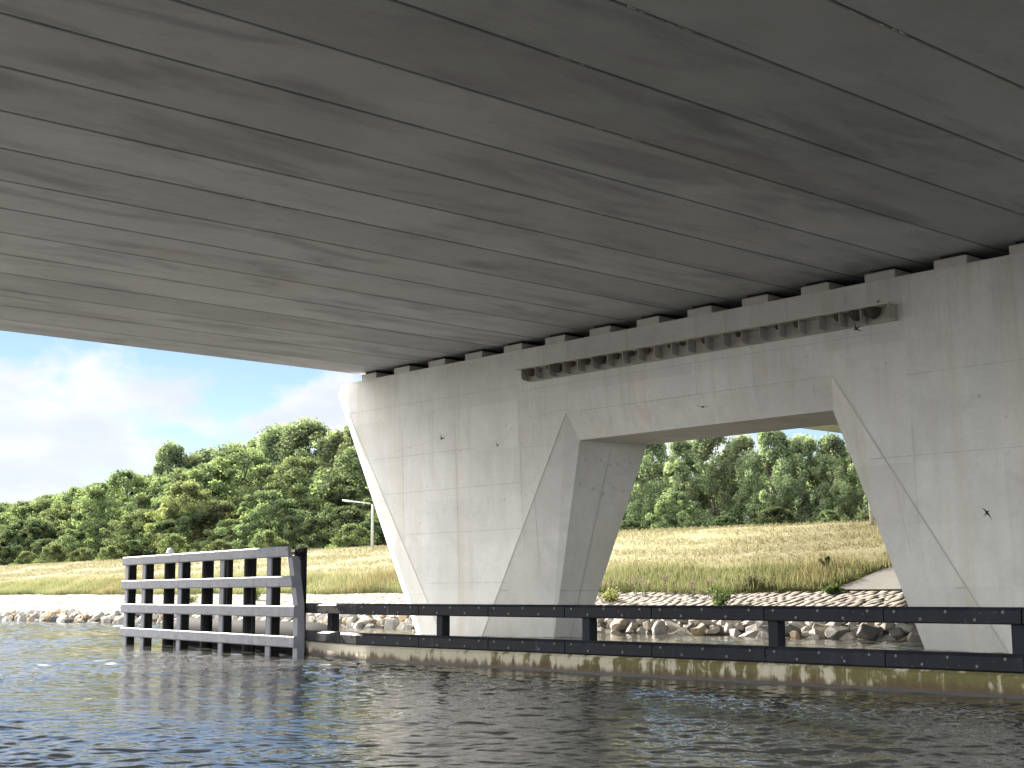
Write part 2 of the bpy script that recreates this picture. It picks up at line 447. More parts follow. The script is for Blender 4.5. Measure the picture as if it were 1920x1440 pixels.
xs = np.unique(np.concatenate([[-2500, -1500, -900, -600, -450], np.arange(-360, 60, 1.2), [80, 130, 220, 400, 900, 2500]]))
ys = np.unique(np.concatenate([np.linspace(10, 33, 8), np.arange(33.5, 64, 0.55), [66, 69, 72, 76, 85, 110, 160, 300, 700, 1500, 3000]]))
X, Y = np.meshgrid(xs, ys, indexing='ij')
Z = ground_z(X, Y)
bumpy = (np.sin(X * 0.9 + 1.7 * np.sin(Y * 0.8)) + np.sin(X * 2.3 + Y * 1.9) * 0.6 + np.sin(X * 0.31 - Y * 0.5) * 1.2) * 0.03
Z = Z + np.where((Y > 46) & (Y < 100), bumpy, 0)
V = np.stack([X, Y, Z], -1).reshape(-1, 3)
ny = len(ys); nx = len(xs)
ii, jj = np.meshgrid(np.arange(nx - 1), np.arange(ny - 1), indexing='ij')
a0 = (ii * ny + jj).ravel()
F = np.stack([a0, a0 + ny, a0 + ny + 1, a0 + 1], 1)
tag(link(bpy.data.objects.new('ground', np_mesh('ground', V, F, M['ground'], smooth=True))), kind='structure')

# stone pitching on the lower bank: one paved sheet of rows of slightly tilted blocks
vs, fs, cs = [], [], []
for r in range(17):
    f0, f1 = r / 17.0, (r + 1) / 17.0
    x = -112 + rng.uniform(0, 0.4)
    while x < -16:
        wd = rng.uniform(0.28, 0.55)
        if not (r == 16 and rng.random() < 0.12):
            q = []
            for cx, ff in ((x + 0.012, f0 + 0.002), (x + wd - 0.012, f0 + 0.002), (x + wd - 0.012, f1 - 0.002), (x + 0.012, f1 - 0.002)):
                cx += rng.normal(0, 0.04) + (ff * 0.9)
                s0 = float(shore(cx)) + 0.85
                yy = s0 + ff * (44.55 - s0)
                q.append((cx, yy, float(ground_z(cx, yy)) + 0.06 + rng.uniform(0, 0.018)))
            b0 = len(vs)
            vs += q + [(a, b, c - 0.25) for a, b, c in q]
            fs += [(b0, b0 + 1, b0 + 2, b0 + 3), (b0 + 4, b0 + 5, b0 + 1, b0), (b0 + 1, b0 + 5, b0 + 6, b0 + 2), (b0 + 2, b0 + 6, b0 + 7, b0 + 3), (b0 + 3, b0 + 7, b0 + 4, b0)]
            g = rng.uniform(0.165, 0.26); wv = rng.uniform(0.72, 0.88)
            cs += [(g, g * (0.5 + wv / 2), g * wv)] * 8
        x += wd
tag(link(bpy.data.objects.new('stone_slope', np_mesh('stone_slope', vs, fs, M['stone'], np.array(cs)))), kind='structure')

# smooth concrete paving under the bridge
av, af = [], []
yl = np.linspace(44.7, 60, 18)
for yy in yl:
    for k in range(13):
        x0 = -32.3 + 0.45 * (yy - 44.5) + 0.12 * math.sin(yy * 5)
        xx = x0 + (0 - x0) * k / 12
        av.append((xx, yy, float(ground_z(xx, yy)) + 0.07))
af = [(i * 13 + k, i * 13 + k + 1, (i + 1) * 13 + k + 1, (i + 1) * 13 + k) for i in range(17) for k in range(12)]
tag(link(bpy.data.objects.new('pavement', np_mesh('pavement', av, af, M['apron']))), kind='structure')

# ------------------------------------------------------------------ bridge deck
DECK_Z = 10.344
GX0 = -46.655; GW = 2.1717
deck = empty('bridge_deck', (-28, 20, DECK_Z))
tag(deck, 'wide grey concrete bridge deck of parallel girders filling the top of the picture', 'bridge deck')
def rel(o, root):
    o.matrix_parent_inverse = Matrix.Translation(-Vector(root.location))
    return o
NG = 21
for k in range(NG):
    x0 = GX0 + k * GW + (0.155 if k == 0 else 0.03)
    x1 = GX0 + (k + 1) * GW - 0.03
    c = 0.018
    prof = [(x0 + c, 0), (x1 - c, 0), (x1, c), (x1, 1.2), (x0, 1.2), (x0, c)]
    b = MB()
    for ya, yb in ((-6, 34.35), (34.47, 72)):  # near end cut short out of view so sky light reaches the pier
        b.prism(prof, (0, ya, DECK_Z), (0, yb, DECK_Z), (1, 0, 0), (0, 0, 1))
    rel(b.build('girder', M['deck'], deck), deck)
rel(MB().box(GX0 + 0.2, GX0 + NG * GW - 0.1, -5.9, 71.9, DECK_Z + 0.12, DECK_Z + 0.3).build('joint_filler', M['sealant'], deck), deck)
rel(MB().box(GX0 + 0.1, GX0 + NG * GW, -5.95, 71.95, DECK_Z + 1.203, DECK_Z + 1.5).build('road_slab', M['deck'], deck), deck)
for xe in (GX0 + 0.12, GX0 + NG * GW - 0.32):
    rel(MB().box(xe, xe + 0.3, -5.9, 71.9, DECK_Z + 1.503, DECK_Z + 2.4).build('parapet', M['plinth'], deck), deck)

lm = MB()
lr = random.Random(5)
for k, ya, yb in ((16, 13.0, 19.5), (15, 14.0, 17.5), (14, 15.5, 16.4), (13, 18.5, 19.6), (9, 16.0, 18.0), (11, 22.0, 23.5)):
    y_ = ya
    while y_ < yb:
        ln_ = lr.uniform(0.03, 0.22); xx_ = GX0 + k * GW + lr.uniform(-0.035, 0.035)
        lm.tube([(xx_, y_, DECK_Z - 0.001), (xx_ + lr.uniform(-0.01, 0.01), y_ + ln_, DECK_Z - 0.001)], [lr.uniform(0.008, 0.02), 0.006], 6)
        y_ += ln_ + lr.uniform(0.05, 0.6)
m, t = mat('lime_deposit'); finish(t, (0.62, 0.60, 0.54), 0.9)
rel(lm.build('lime_deposit', m, deck), deck)['kind'] = 'stuff'

# ------------------------------------------------------------------ bridge pier
pier = empty('bridge_pier', (-28.8, 34.4, 0))
tag(pier, 'pale concrete bridge pier with slanted V-shaped legs either side of an opening', 'bridge pier')
XC = -28.8; YC = 34.42
def my(z): return 32.74 + 0.04 * (10.0 - z)          # main face, leaning back towards its foot
ZB = -0.8
def ext(p, q, z):                                      # carry the line p-q on down to height z
    f = (z - q[2]) / (p[2] - q[2])
    return tuple(q[i] + (p[i] - q[i]) * f for i in range(3))
A = (-47.40, my(10.0), 10.0)
N0 = (-50.05, YC, 10.0)
B = (-46.88, my(8.7), 8.7)
Cb = (-41.30, my(0.0), 0.0)
Ob = (-38.97, my(0.0), 0.0)
AP = (-34.21, my(7.55), 7.55)
SL = (-33.94, 33.20, 6.63)
IB = (-36.08, 33.95, 0.0)
RT = (-33.20, 35.72, 6.58)
RB = (-35.80, 35.12, 0.0)
OB = (-42.95, 33.50, 0.0)
NB = (-44.45, YC, 0.0)
def mirX(p): return (2 * XC - p[0], p[1], p[2])
def mirY(p): return (p[0], 2 * YC - p[1], p[2])
SLr = mirY(SL); IBr = mirY(IB)
front = dict(A=A, B=B, C=ext(B, Cb, ZB), O=ext(AP, Ob, ZB), P=AP, S=SL, I=ext(SL, IB, ZB), N=N0, Q=ext(A, OB, ZB), M=ext(N0, NB, ZB))
rear = {k: mirY(v) for k, v in front.items()}
rear['S'] = RT; rear['I'] = ext(RT, RB, ZB)
def wide(p, k, side):                                   # the right leg is broader than the left one
    return (p[0] + 4 * GW, p[1], p[2]) if side and k in 'ABCNQM' else p
pb = MB()
def quad(*pts): pb.add(pts, [tuple(range(len(pts)))])
for side in (0, 1):
    g = (lambda p: p) if side == 0 else mirX
    cx = XC; SH = 4 * GW
    for fr in (front, rear):
        d = {k: wide(g(v), k, side) for k, v in fr.items()}
        top = (cx, d['A'][1], 10.0); mid = (cx, d['P'][1], d['P'][2]); sof = (cx, d['S'][1], d['S'][2])
        quad(d['A'], d['B'], d['C'], d['O'], d['P'], mid, top)      # main face
        quad(d['B'], d['Q'], d['C'])                                  # twisted outer facet
        quad(d['A'], d['Q'], d['B'])
        quad(d['A'], d['N'], d['M'], d['Q'])                          # nose
        quad(d['P'], d['O'], d['I']); quad(d['P'], d['I'], d['S'])    # facet to the opening
        quad(d['P'], d['S'], sof, mid)                                # lintel chamfer
    fa = {k: wide(g(v), k, side) for k, v in front.items()}; ra = {k: wide(g(v), k, side) for k, v in rear.items()}
    quad(fa['S'], fa['I'], ra['I'], ra['S'])                          # reveal
    quad(fa['S'], ra['S'], (cx, ra['S'][1], ra['S'][2]), (cx, fa['S'][1], fa['S'][2]))   # soffit
    quad(fa['A'], (cx, fa['A'][1], 10.0), (cx, ra['A'][1], 10.0), ra['A'], fa['N'])       # top
    quad(fa['Q'], fa['M'], ra['Q'], ra['C'], ra['O'], ra['I'], fa['I'], fa['O'], fa['C'])
me = bpy.data.meshes.new('pier_body')
me.from_pydata(pb.v, [], pb.f)
bm = bmesh.new(); bm.from_mesh(me)
bmesh.ops.remove_doubles(bm, verts=bm.verts, dist=0.002)
bmesh.ops.triangulate(bm, faces=[f for f in bm.faces if len(f.verts) > 4], ngon_method='EAR_CLIP')
bmesh.ops.recalc_face_normals(bm, faces=bm.faces)
bm.to_mesh(me); bm.free()
me.materials.append(M['pier'])
body = link(bpy.data.objects.new('pier_body', me), pier); rel(body, pier)

# formwork joints and tie marks: thin lines lying on the pier faces
jm = MB()
def line(p, q, n, wd=0.03):
    p, q, n = Vector(p), Vector(q), Vector(n).normalized()
    s = (q - p).cross(n).normalized() * wd / 2
    o = n * 0.004
    jm.add([p - s + o, q - s + o, q + s + o, p + s + o], [(0, 1, 2, 3)])
NM = (0, -1, -0.04)
def mp(x, z): return (x, my(z), z)
for x, zt, zb_ in ((-36.6, 8.7, 3.0), (-43.4, 7.9, 3.4), (-40.15, 8.6, 0.1), (-20.93, 6.0, 3.3), (-28.4, 9.0, 7.57), (-31.6, 8.8, 7.6), (-25.1, 8.9, 7.7), (-14.5, 7.5, 0.2)):
    line(mp(x, zt), mp(x, zb_), NM, 0.02)
for x0, x1, z in ((-46.9, -36.6, 8.75), (-36.5, -21.2, 8.55), (-45.3, -39.3, 6.75), (-36.5, -35.0, 6.55), (-44.6, -36.6, 5.35), (-43.4, -36.7, 3.75), (-42.2, -37.4, 1.9), (-22.3, -12, 5.12), (-21, -12, 7.3), (-34.2, -23.4, 7.56)):
    line(mp(x0, z), mp(x1, z), NM, 0.02)
def crack(pts, n=NM):
    for (xa, za), (xb, zb2) in zip(pts[:-1], pts[1:]):
        line(mp(xa, za), mp(xb, zb2), n, 0.018)
crack([(-18.05, 1.75), (-17.7, 1.85), (-17.45, 2.02), (-17.2, 2.06), (-17.0, 2.3), (-16.8, 2.36)])
crack([(-36.9, 7.35), (-37.15, 7.2), (-37.25, 7.0), (-37.5, 6.86), (-37.55, 6.6)])
crack([(-43.9, 6.95), (-43.2, 7.08), (-42.3, 7.1), (-41.3, 7.3), (-40.6, 7.36)])
crack([(-33.9, 7.62), (-34.6, 7.68), (-35.3, 7.6), (-36.0, 7.5)])
def facet_pt(P0, P1, P2, a, b):
    P0, P1, P2 = Vector(P0), Vector(P1), Vector(P2)
    return P0 + (P1 - P0) * a + (P2 - P0) * b
for g in ((lambda p: Vector(p)), (lambda p: Vector(mirX(p)))):
    P, O, I, Sx = g(AP), g(front['O']), g(front['I']), g(SL)
    nf = (I - P).cross(O - P)
    nf = nf if nf.y < 0 else -nf
    for zz, wd in ((5.6, 0.03), (1.62, 0.04)):
        line(P + (O - P) * ((P.z - zz) / (P.z - O.z)), Sx + (I - Sx) * ((Sx.z - zz) / (Sx.z - I.z)), nf, wd)
    line(P + (O - P) * 0.33, P + (O - P) * 0.60 + (I - O) * 0.38, nf, 0.02)
    line(P, O, nf + Vector((0, -0.5, 0)), 0.05)
    nc = Vector((0, -1, -0.38))
    for dx in (0.62, 1.35):
        s = 1 if P.x < XC else -1
        line((P.x + s * dx, P.y, P.z), (P.x + s * (dx + 0.28), Sx.y, Sx.z + 0.02), nc, 0.02)
    # outer facet
    if P.x > XC:
        continue
    Bp, Cp, Qp = g(B), g(front['C']), g(front['Q'])
    no = (Cp - Bp).cross(Qp - Bp); no = no if no.y < 0 else -no
    line(Bp, Cp, no + Vector((0, -0.5, 0)), 0.05)
    line(Bp + (Cp - Bp) * 0.76, Bp + (Qp - Bp) * 0.76, no, 0.025)
# reveal joints
nr = (Vector(front['I']) - Vector(SL)).cross(Vector(RT) - Vector(SL)); nr = nr if nr.x > 0 else -nr
def rv(a, z):
    p = Vector(SL) + (Vector(front['I']) - Vector(SL)) * ((SL[2] - z) / (SL[2] - ZB))
    q = Vector(RT) + (Vector(rear['I']) - Vector(RT)) * ((RT[2] - z) / (RT[2] - ZB))
    return p + (q - p) * a
line(rv(0.48, 6.5), rv(0.55, 0.0), nr, 0.03); line(rv(0.0, 1.6), rv(1.0, 1.6), nr, 0.03)
rel(jm.build('formwork_joint', M['joint'], pier), pier)
def spot(p, n, r):
    n = Vector(n).normalized(); a = n.orthogonal().normalized(); b = n.cross(a); p = Vector(p) + n * 0.006
    rel(MB().add([p + a * math.cos(k * 0.7854) * r * 0.7 + b * math.sin(k * 0.7854) * r for k in range(8)], [tuple(range(8))]).build('tie_hole', M['joint'], pier), pier)
for aa, zz in ((0.12, 6.0), (0.36, 6.0), (0.52, 5.85), (0.64, 5.9), (0.83, 5.95), (0.09, 5.2), (0.33, 5.05), (0.52, 4.9), (0.66, 5.1), (0.86, 5.0)):
    spot(rv(aa, zz), nr, 0.06)
for x, z, r in ((-41.9, 5.5, .05), (-41.85, 4.5, .05), (-40.85, 4.6, .05), (-40.1, 4.6, .05), (-39.2, 4.65, .04), (-38.4, 4.7, .04), (-37.5, 4.8, .07), (-36.4, 4.9, .05), (-35.95, 4.95, .04), (-39.9, 6.7, .06), (-42.4, 4.15, .05), (-40.3, 2.1, .04), (-38.7, 2.4, .04), (-18.9, 6.5, .07), (-18.2, 5.9, .05), (-21.6, 7.7, .05), (-24.2, 8.2, .04), (-37.3, 7.4, .05), (-36, 7.6, .05), (-44.8, 8.3, .05)):
    spot(mp(x, z), NM, r)
# bearing plinths on the pier head, one under each girder, with a black rubber pad on each
for k in range(NG):
    x0 = -46.04 + k * GW
    for ya, yb in ((32.78, 34.0), (34.84, 36.06)):
        pl = rel(MB().box(x0, x0 + 0.98, ya, yb, 10.003, 10.245).build('bearing_plinth', M['plinth'], pier, 0.012), pier)
        bp = MB().box(x0 + 0.14, x0 + 0.84, ya + 0.1, yb - 0.15, 10.247, DECK_Z - 0.002).build('bearing_pad', M['rubber'], pl)

# abutment on the dike
ab = tag(MB().box(-44.4, -3.2, 70.2, 72, 1.0, 10.338).build('bridge_abutment', M['pier']), 'plain concrete abutment wall under the far end of the deck behind the dike', 'abutment')

# ------------------------------------------------------------------ nest box shelf on the pier
shelf = empty('nest_box_row', (-28.7, 32.76, 9.1))
tag(shelf, 'long row of open swallow nest boxes fixed below the pier head', 'nest boxes')
xl, xr = -35.95, -21.15
pitch = (xr - xl) / 21.3
rel(MB().box(xl - 0.25, xr + 0.05, 32.26, 32.78, 9.205, 9.24).build('roof_board', M['roofboard'], shelf), shelf)
rel(MB().box(xl, xr, 32.70, 32.775, 8.80, 9.203).build('back_board', M['nestbox'], shelf), shelf)
xd = [xl + i * pitch for i in range(21)] + [xr - 0.02]
for x in xd:
    prof = [(32.36, 9.203), (32.36, 8.90), (32.44, 8.84), (32.698, 8.82), (32.698, 9.203)]
    rel(MB().prism(prof, (x - 0.012, 0, 0), (x + 0.012, 0, 0), (0, 1, 0), (0, 0, 1)).build('divider', M['nestbox'], shelf), shelf)
def cup(x, y, z, r, depth):
    b = MB(); rings = []
    n = 12
    for j in range(5):
        ph = j / 4 * math.pi / 2
        rings.append([(x + r * math.cos(ph) * math.cos(2 * math.pi * k / n), y + r * 0.85 * math.cos(ph) * math.sin(2 * math.pi * k / n), z - depth * math.sin(ph)) for k in range(n)])
    vs_ = [q for rg in rings for q in rg]
    fs_ = [(j * n + k, j * n + (k + 1) % n, (j + 1) * n + (k + 1) % n, (j + 1) * n + k) for j in range(4) for k in range(n)]
    b.add(vs_, fs_)
    return b
for i, dx, r in ((0, .30, .17), (2, .26, .19), (3, .25, .11), (4, .24, .12), (5, .25, .17), (6, .24, .12), (7, .22, .10), (8, .22, .10), (11, .55, .13), (16, .52, .12), (19, .45, .19), (18, .55, .14), (20, .28, .2), (1, .5, .09), (9, .5, .09), (10, .3, .08), (13, .45, .10), (15, .5, .08)):
    rel(cup(xd[i] + dx, 32.55, 9.195, r * 1.15, r * 1.45).build('mud_nest', M['mud'], shelf, smooth=True), shelf)

# ------------------------------------------------------------------ guide wall and guide rail
wall = MB()
fy = 19.05
bx = -26.45
bend = (math.cos(R(166)), math.sin(R(166)))      # direction of the end piece, bent off the straight wall to catch the sun
L = 4.2
wp = [(3.0, fy), (bx, fy), (bx + bend[0] * L, fy + bend[1] * L)]
def wall_ring(px, py, nx_, ny_):
    prof = [(0, -2.5), (0, 0.30), (0.06, 0.345), (0.9, 0.345), (0.9, -2.5)]
    return [(px - nx_ * a, py - ny_ * a, b) for a, b in prof]
nrm = [(0, -1), (math.sin(R(-7)), -math.cos(R(-7))), (math.sin(R(-14)), -math.cos(R(-14)))]
rings = [wall_ring(p[0], p[1], n_[0], n_[1]) for p, n_ in zip(wp, nrm)]
vs = [q for r_ in rings for q in r_]
fs = [(i * 5 + k, i * 5 + (k + 1) % 5, (i + 1) * 5 + (k + 1) % 5, (i + 1) * 5 + k) for i in range(2) for k in range(5)] + [(4, 3, 2, 1, 0), (10, 11, 12, 13, 14)]
wall.add(vs, fs)
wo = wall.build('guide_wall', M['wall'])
tag(wo, 'low mossy concrete guide wall rising out of the water below the rails', 'guide wall')

gr = empty('guide_rail', (-19, 19.3, 0.345))
tag(gr, 'long dark grey two-bar guide rail bolted along the low mossy wall', 'guide rail')
RY = 19.10
joints = [-26.9, -24.59, -22.27, -20.0, -17.72, -15.15, -12.81, -10.5, -8.15]
def rail_pt(x):
    if x >= -26.9:
        return Vector((x, RY, 0))
    d = (-26.9 - x)
    return Vector((-26.9 + bend[0] * d, RY + bend[1] * d, 0))
segs = [(-30.64, -29.73), (-29.73, -26.9)] + list(zip(joints[:-1], joints[1:])) + [(-8.15, -5.8), (-5.8, -3.4), (-3.4, -1.0)]
for z0, z1 in ((0.357, 0.615), (1.036, 1.285)):
    hh = z1 - z0
    for si, (xa, xb) in enumerate(segs):
        p0, p1 = rail_pt(xa), rail_pt(xb)
        d = (p1 - p0).normalized(); p0 = p0 + d * 0.012; p1 = p1 - d * 0.012
        n_ = Vector((d.y, -d.x, 0))                      # outward, towards the channel
        if si == 0:
            p0 = p0 + d * 0.02
        prof = [(0, 0.02), (0, hh - 0.05), (-0.05, hh), (-0.24, hh), (-0.26, hh - 0.02), (-0.26, 0.02), (-0.24, 0), (-0.02, 0)]
        bd = MB().prism(prof, p0 + Vector((0, 0, z0)), p1 + Vector((0, 0, z0)), n_, (0, 0, 1)).build('rail_board', M['rail'], gr)
        rel(bd, gr)
        if xa < -26.95 and si == 0 or xa > -9:
            continue
        ln = (p1 - p0).length
        for q, (fx, fz) in enumerate(((0.08, 0.70), (0.28, 0.26), (0.47, 0.72), (0.68, 0.26), (0.88, 0.72))):
            c = p0 + d * (ln * fx) + Vector((0, 0, z0 + hh * fz))
            bo = MB().tube([c - n_ * 0.005, c + n_ * 0.012], [0.027, 0.021], 10).build('bolt', M['bolt'], bd)
for x in (-28.86, -23.97, -19.5, -15.04, -10.62, -6.2, -1.8):
    c = rail_pt(x)
    bo = MB().box(c.x - 0.1, c.x + 0.1, c.y + 0.08, c.y + 0.30, 0.346, 1.24).build('post', M['rail'], gr, 0.01); rel(bo, gr)

# ------------------------------------------------------------------ fender screen at the end of the guide rail
SO = Vector((-28.69, 18.69, 0)); SD = Vector((0.99144, -0.13053, 0)); SN = Vector((0.13053, 0.99144, 0))
AX = (SO, SD, SN)
def sp(s, o, z): return SO + SD * s + SN * o + Vector((0, 0, z))
fs_ = empty('fender_screen', sp(-6, 0.5, 0))
tag(fs_, 'tall grey timber-like fender screen of four wide bars standing in the water', 'fender screen')
def slant(z):                                           # right-hand edge of the screen
    return np.interp(z, [-1, 1.27, 2.69], [0.0, -0.06, -0.5])
for z0, z1 in ((0.25, 0.52), (0.96, 1.235), (1.675, 1.94), (2.40, 2.655)):
    for a, b_, last in ((-12.38, -7.55, 0), (-7.53, -2.435, 0), (-2.415, 0, 1)):
        ea0, ea1 = (slant(z0), slant(z1)) if last else (b_, b_)
        c = 0.025
        ring = lambda s0, s1: [sp(s0 if z < (z0 + z1) / 2 else s1, o, z) for o, z in ((-0.10 + c, z0), (-0.10, z0 + c), (-0.10, z1 - c), (-0.10 + c, z1), (0.0, z1), (0.0, z0))]
        v_ = ring(a, a) + ring(ea0, ea1)
        f_ = [(i, (i + 1) % 6, 6 + (i + 1) % 6, 6 + i) for i in range(6)] + [(5, 4, 3, 2, 1, 0), (6, 7, 8, 9, 10, 11)]
        bd = rel(MB().add(v_, f_).build('screen_board', M['screen'], fs_), fs_)
        n = 4 if not last else 3
        for q in range(n):
            s = a + 0.35 + (b_ - a - 0.9) * q / (n - 1)
            for fz, ds in ((0.72, 0), (0.3, 0.42)):
                c_ = sp(s + ds, -0.1, z0 + (z1 - z0) * fz)
                bo = MB().tube([c_ + SN * 0.004, c_ - SN * 0.01], [0.02, 0.016], 8).build('bolt', M['bolt'], bd)
for s0 in (-12.37, -10.85, -7.9, -4.87, -1.88):
    po = rel(MB().box(s0 + 0.01, s0 + 0.26, 0.05, 0.28, -1.6, 2.42, AX).build('post', M['pile'], fs_, 0.012), fs_)
    fa_ = MB().box(s0, s0 + 0.27, 0.003, 0.048, -1.6, 2.42, AX).build('post_facing', M['screen'], po, 0.008)
# slanted end post with its deep dark return
v_ = []
for z in (-1.6, 1.27, 2.42):
    e = slant(z) - 0.01
    v_ += [sp(e - 0.24, 0.003, z), sp(e, 0.003, z), sp(e, 0.18, z), sp(e - 0.24, 0.18, z)]
f_ = [(j * 4 + k, j * 4 + (k + 1) % 4, (j + 1) * 4 + (k + 1) % 4, (j + 1) * 4 + k) for j in range(2) for k in range(4)] + [(3, 2, 1, 0), (8, 9, 10, 11)]
rel(MB().add(v_, f_).build('end_post', M['screen'], fs_), fs_)
# tubular piles behind, with walings between
for s, o in ((-11.2, 1.0), (-8.15, 1.0), (-5.15, 1.0), (-2.2, 1.0), (-1.85, 1.0)):
    pr = 0.17 if s < -3 else 0.085
    rel(MB().tube([sp(s, o, -1.6), sp(s, o, 2.66)], [pr, pr], 20).build('pile', M['pile'], fs_, smooth=False), fs_)
for z in (0.99, 1.70):
    rel(MB().box(-12.2, -2.0, 0.62, 0.80, z, z + 0.2, AX).build('waling', M['pile'], fs_), fs_)
rel(MB().box(-2.2, -1.5, 0.60, 0.9, 2.5, 2.56, AX).build('cap_plate', M['pile'], fs_), fs_)
# the bird spikes on the end piles
bs = MB()
for s, o in ((-2.2, 1.0), (-1.85, 1.0)):
    for k in range(7):
        th = k * 0.7
        bx_, by_ = 0.07 * math.cos(th), 0.07 * math.sin(th)
        bs.tube([sp(s + bx_, o + by_, 2.66), sp(s + bx_ * 1.25, o + by_ * 1.25, 2.78)], [0.006, 0.004], 4)
rel(bs.build('bird_spikes', M['bolt'], fs_), fs_)
hose = MB().tube([sp(-1.0, 0.40, 2.60), sp(-0.85, 0.38, 2.58), sp(-0.75, 0.36, 2.3), sp(-0.70, 0.34, 1.8), sp(-0.42, 0.32, 1.3), sp(-0.28, 0.30, 0.6), sp(-0.3, 0.30, 0.1)], [0.022] * 7, 8).build('ladder_cable', M['screen'], fs_, smooth=True)
rel(hose, fs_)

# floating fender tube behind the screen
ft = MB()
L0, L1 = -13.0, -1.2
n = 20
prof = [(0.0, 0.06), (0.15, 0.2), (0.6, 0.36), (1.2, 0.44), (1.8, 0.46)]
pts = [sp(L0 + a, 1.75, 0.33 - (0.46 - r_) * -0.15) for a, r_ in prof]
rd = [r_ for a, r_ in prof]
for q in range(1, 12):
    pts.append(sp(L0 + 1.8 + (L1 - L0 - 3.6) * q / 12, 1.75, 0.33)); rd.append(0.46)
pts += [sp(L1 - a, 1.75, 0.33) for a, r_ in prof[::-1]]; rd += [r_ for a, r_ in prof[::-1]]
fto = ft.tube(pts, rd, n).build('floating_fender', M['pile'], smooth=True)
m, t = mat('dusty_black_rubber')
p = t.n('ShaderNodeTexCoord').outputs['Object']
finish(t, t.mix(t.noise(p, 1.2, 4, 0.6, 0.2, (1, 1, 2)), (0.008, 0.008, 0.010), (0.022, 0.023, 0.028)), 0.85, spec=0.06)
fto.data.materials.clear(); fto.data.materials.append(m)
tag(fto, 'long dark floating fender tube with tapered ends afloat behind the grey screen', 'fender tube')

# white dome lamp on the first pile
c = sp(-11.2, 1.0, 2.661)
lamp = empty('dome_lamp', c)
tag(lamp, 'small white dome lamp on the pile behind the top bar of the grey screen', 'lamp')
rel(MB().tube([c, c + Vector((0, 0, 0.1))], [0.045, 0.04], 10).build('stem', M['pile'], lamp), lamp)
rel(MB().tube([c + Vector((0, 0, h_)) for h_ in (0.10, 0.105, 0.13, 0.17, 0.22, 0.255, 0.265)], [0.05, 0.145, 0.13, 0.12, 0.095, 0.05, 0.01], 18).build('dome', M['white'], lamp, smooth=True), lamp)

# ------------------------------------------------------------------ street lamp and mast on the dike
c = Vector((-78.57, 57.0, float(ground_z(-78.57, 57.0)) - 0.05))
sl = empty('street_lamp', c)
tag(sl, 'pale street lamp with a horizontal arm beside the left edge of the pier', 'street lamp')
rel(MB().tube([c, c + Vector((0, 0, 2.85)), c + Vector((-0.03, -0.02, 3.02)), c + Vector((-0.14, -0.08, 3.1))], [0.11, 0.085, 0.07, 0.06], 12).build('pole', M['pole'], sl, smooth=True), sl)
arm_end = c + Vector((-1.35, -1.0, 3.28))
rel(MB().tube([c + Vector((-0.14, -0.08, 3.1)), arm_end], [0.05, 0.035], 8).build('arm', M['pole'], sl, smooth=True), sl)
dv = (arm_end - c).normalized(); dv.z = 0.06; dv.normalize()
rel(MB().tube([arm_end - dv * 0.1, arm_end, arm_end + dv * 0.35, arm_end + dv * 0.5], [0.05, 0.08, 0.075, 0.03], 10).build('lamp_head', M['pole'], sl, smooth=True), sl)
c = Vector((-38.65, 57.0, float(ground_z(-38.65, 57.0)) - 0.05))
ms = empty('lighting_mast', c)
tag(ms, 'white tapering mast with a thin crossbar seen through the pier opening', 'mast')
rel(MB().tube([c, c + Vector((-0.14, -0.1, 4.8))], [0.10, 0.06], 12).build('pole', M['white'], ms, smooth=True), ms)
rel(MB().box(-0.2, 1.05, -0.025, 0.025, 0.88, 0.93, (c + Vector((-0.03, -0.03, 0)), Vector((0.664, 0.748, 0)), Vector((-0.748, 0.664, 0)))).build('crossbar', M['white'], ms), ms)

# ------------------------------------------------------------------ rocks along the waterline
def rock_mesh(seed):
    r = random.Random(seed)
    bm = bmesh.new()
    sx_, sy_, sz_ = r.uniform(0.8, 1.25), r.uniform(0.75, 1.1), r.uniform(0.55, 0.85)
    for _ in range(r.randint(13, 20)):
        v = Vector((r.gauss(0, 1), r.gauss(0, 1), r.gauss(0, 1))).normalized() * r.uniform(0.8, 1.0)
        bm.verts.new((v.x * sx_ * 0.5, v.y * sy_ * 0.5, v.z * sz_ * 0.5))
    res = bmesh.ops.convex_hull(bm, input=bm.verts)
    bmesh.ops.delete(bm, geom=[e for e in res['geom_interior'] if isinstance(e, bmesh.types.BMVert)], context='VERTS')
    bmesh.ops.dissolve_limit(bm, angle_limit=0.22, verts=bm.verts, edges=bm.edges)
    bmesh.ops.bevel(bm, geom=list(bm.edges), offset=0.015, segments=1, affect='EDGES')
    bmesh.ops.recalc_face_normals(bm, faces=bm.faces)
    me = bpy.data.meshes.new('rock')
    bm.to_mesh(me); bm.free()
    me.materials.append(M['rock'])
    return me
rocks = [rock_mesh(100 + i) for i in range(14)]
count = 0
for row, (dy, zz, step, smin, smax) in enumerate(((0.05, 0.04, 0.64, 0.44, 0.92), (0.50, 0.24, 0.65, 0.44, 0.88), (0.90, 0.46, 0.70, 0.42, 0.80))):
    x = -88.0 + row * 0.3
    while x < -22.5 and count < 297:
        s = rng.uniform(smin, smax)
        o = bpy.data.objects.new('rock', rocks[int(rng.integers(len(rocks)))])
        o.location = (x, float(shore(x)) + dy + rng.normal(0, 0.12), zz + rng.normal(0, 0.05))
        o.rotation_euler = (rng.normal(0, 0.35), rng.normal(0, 0.35), rng.uniform(0, 6.28))
        o.scale = (s, s, s)
        link(o)
        tag(o, 'grey angular rock in the riprap along the far waterline', 'rock', 'riprap rocks along the far waterline')
        x += step * rng.uniform(0.8, 1.25) * (s / 0.68) ** 0.5
        count += 1
bme = rock_mesh(977); bme.materials.clear(); bme.materials.append(M['boulder'])
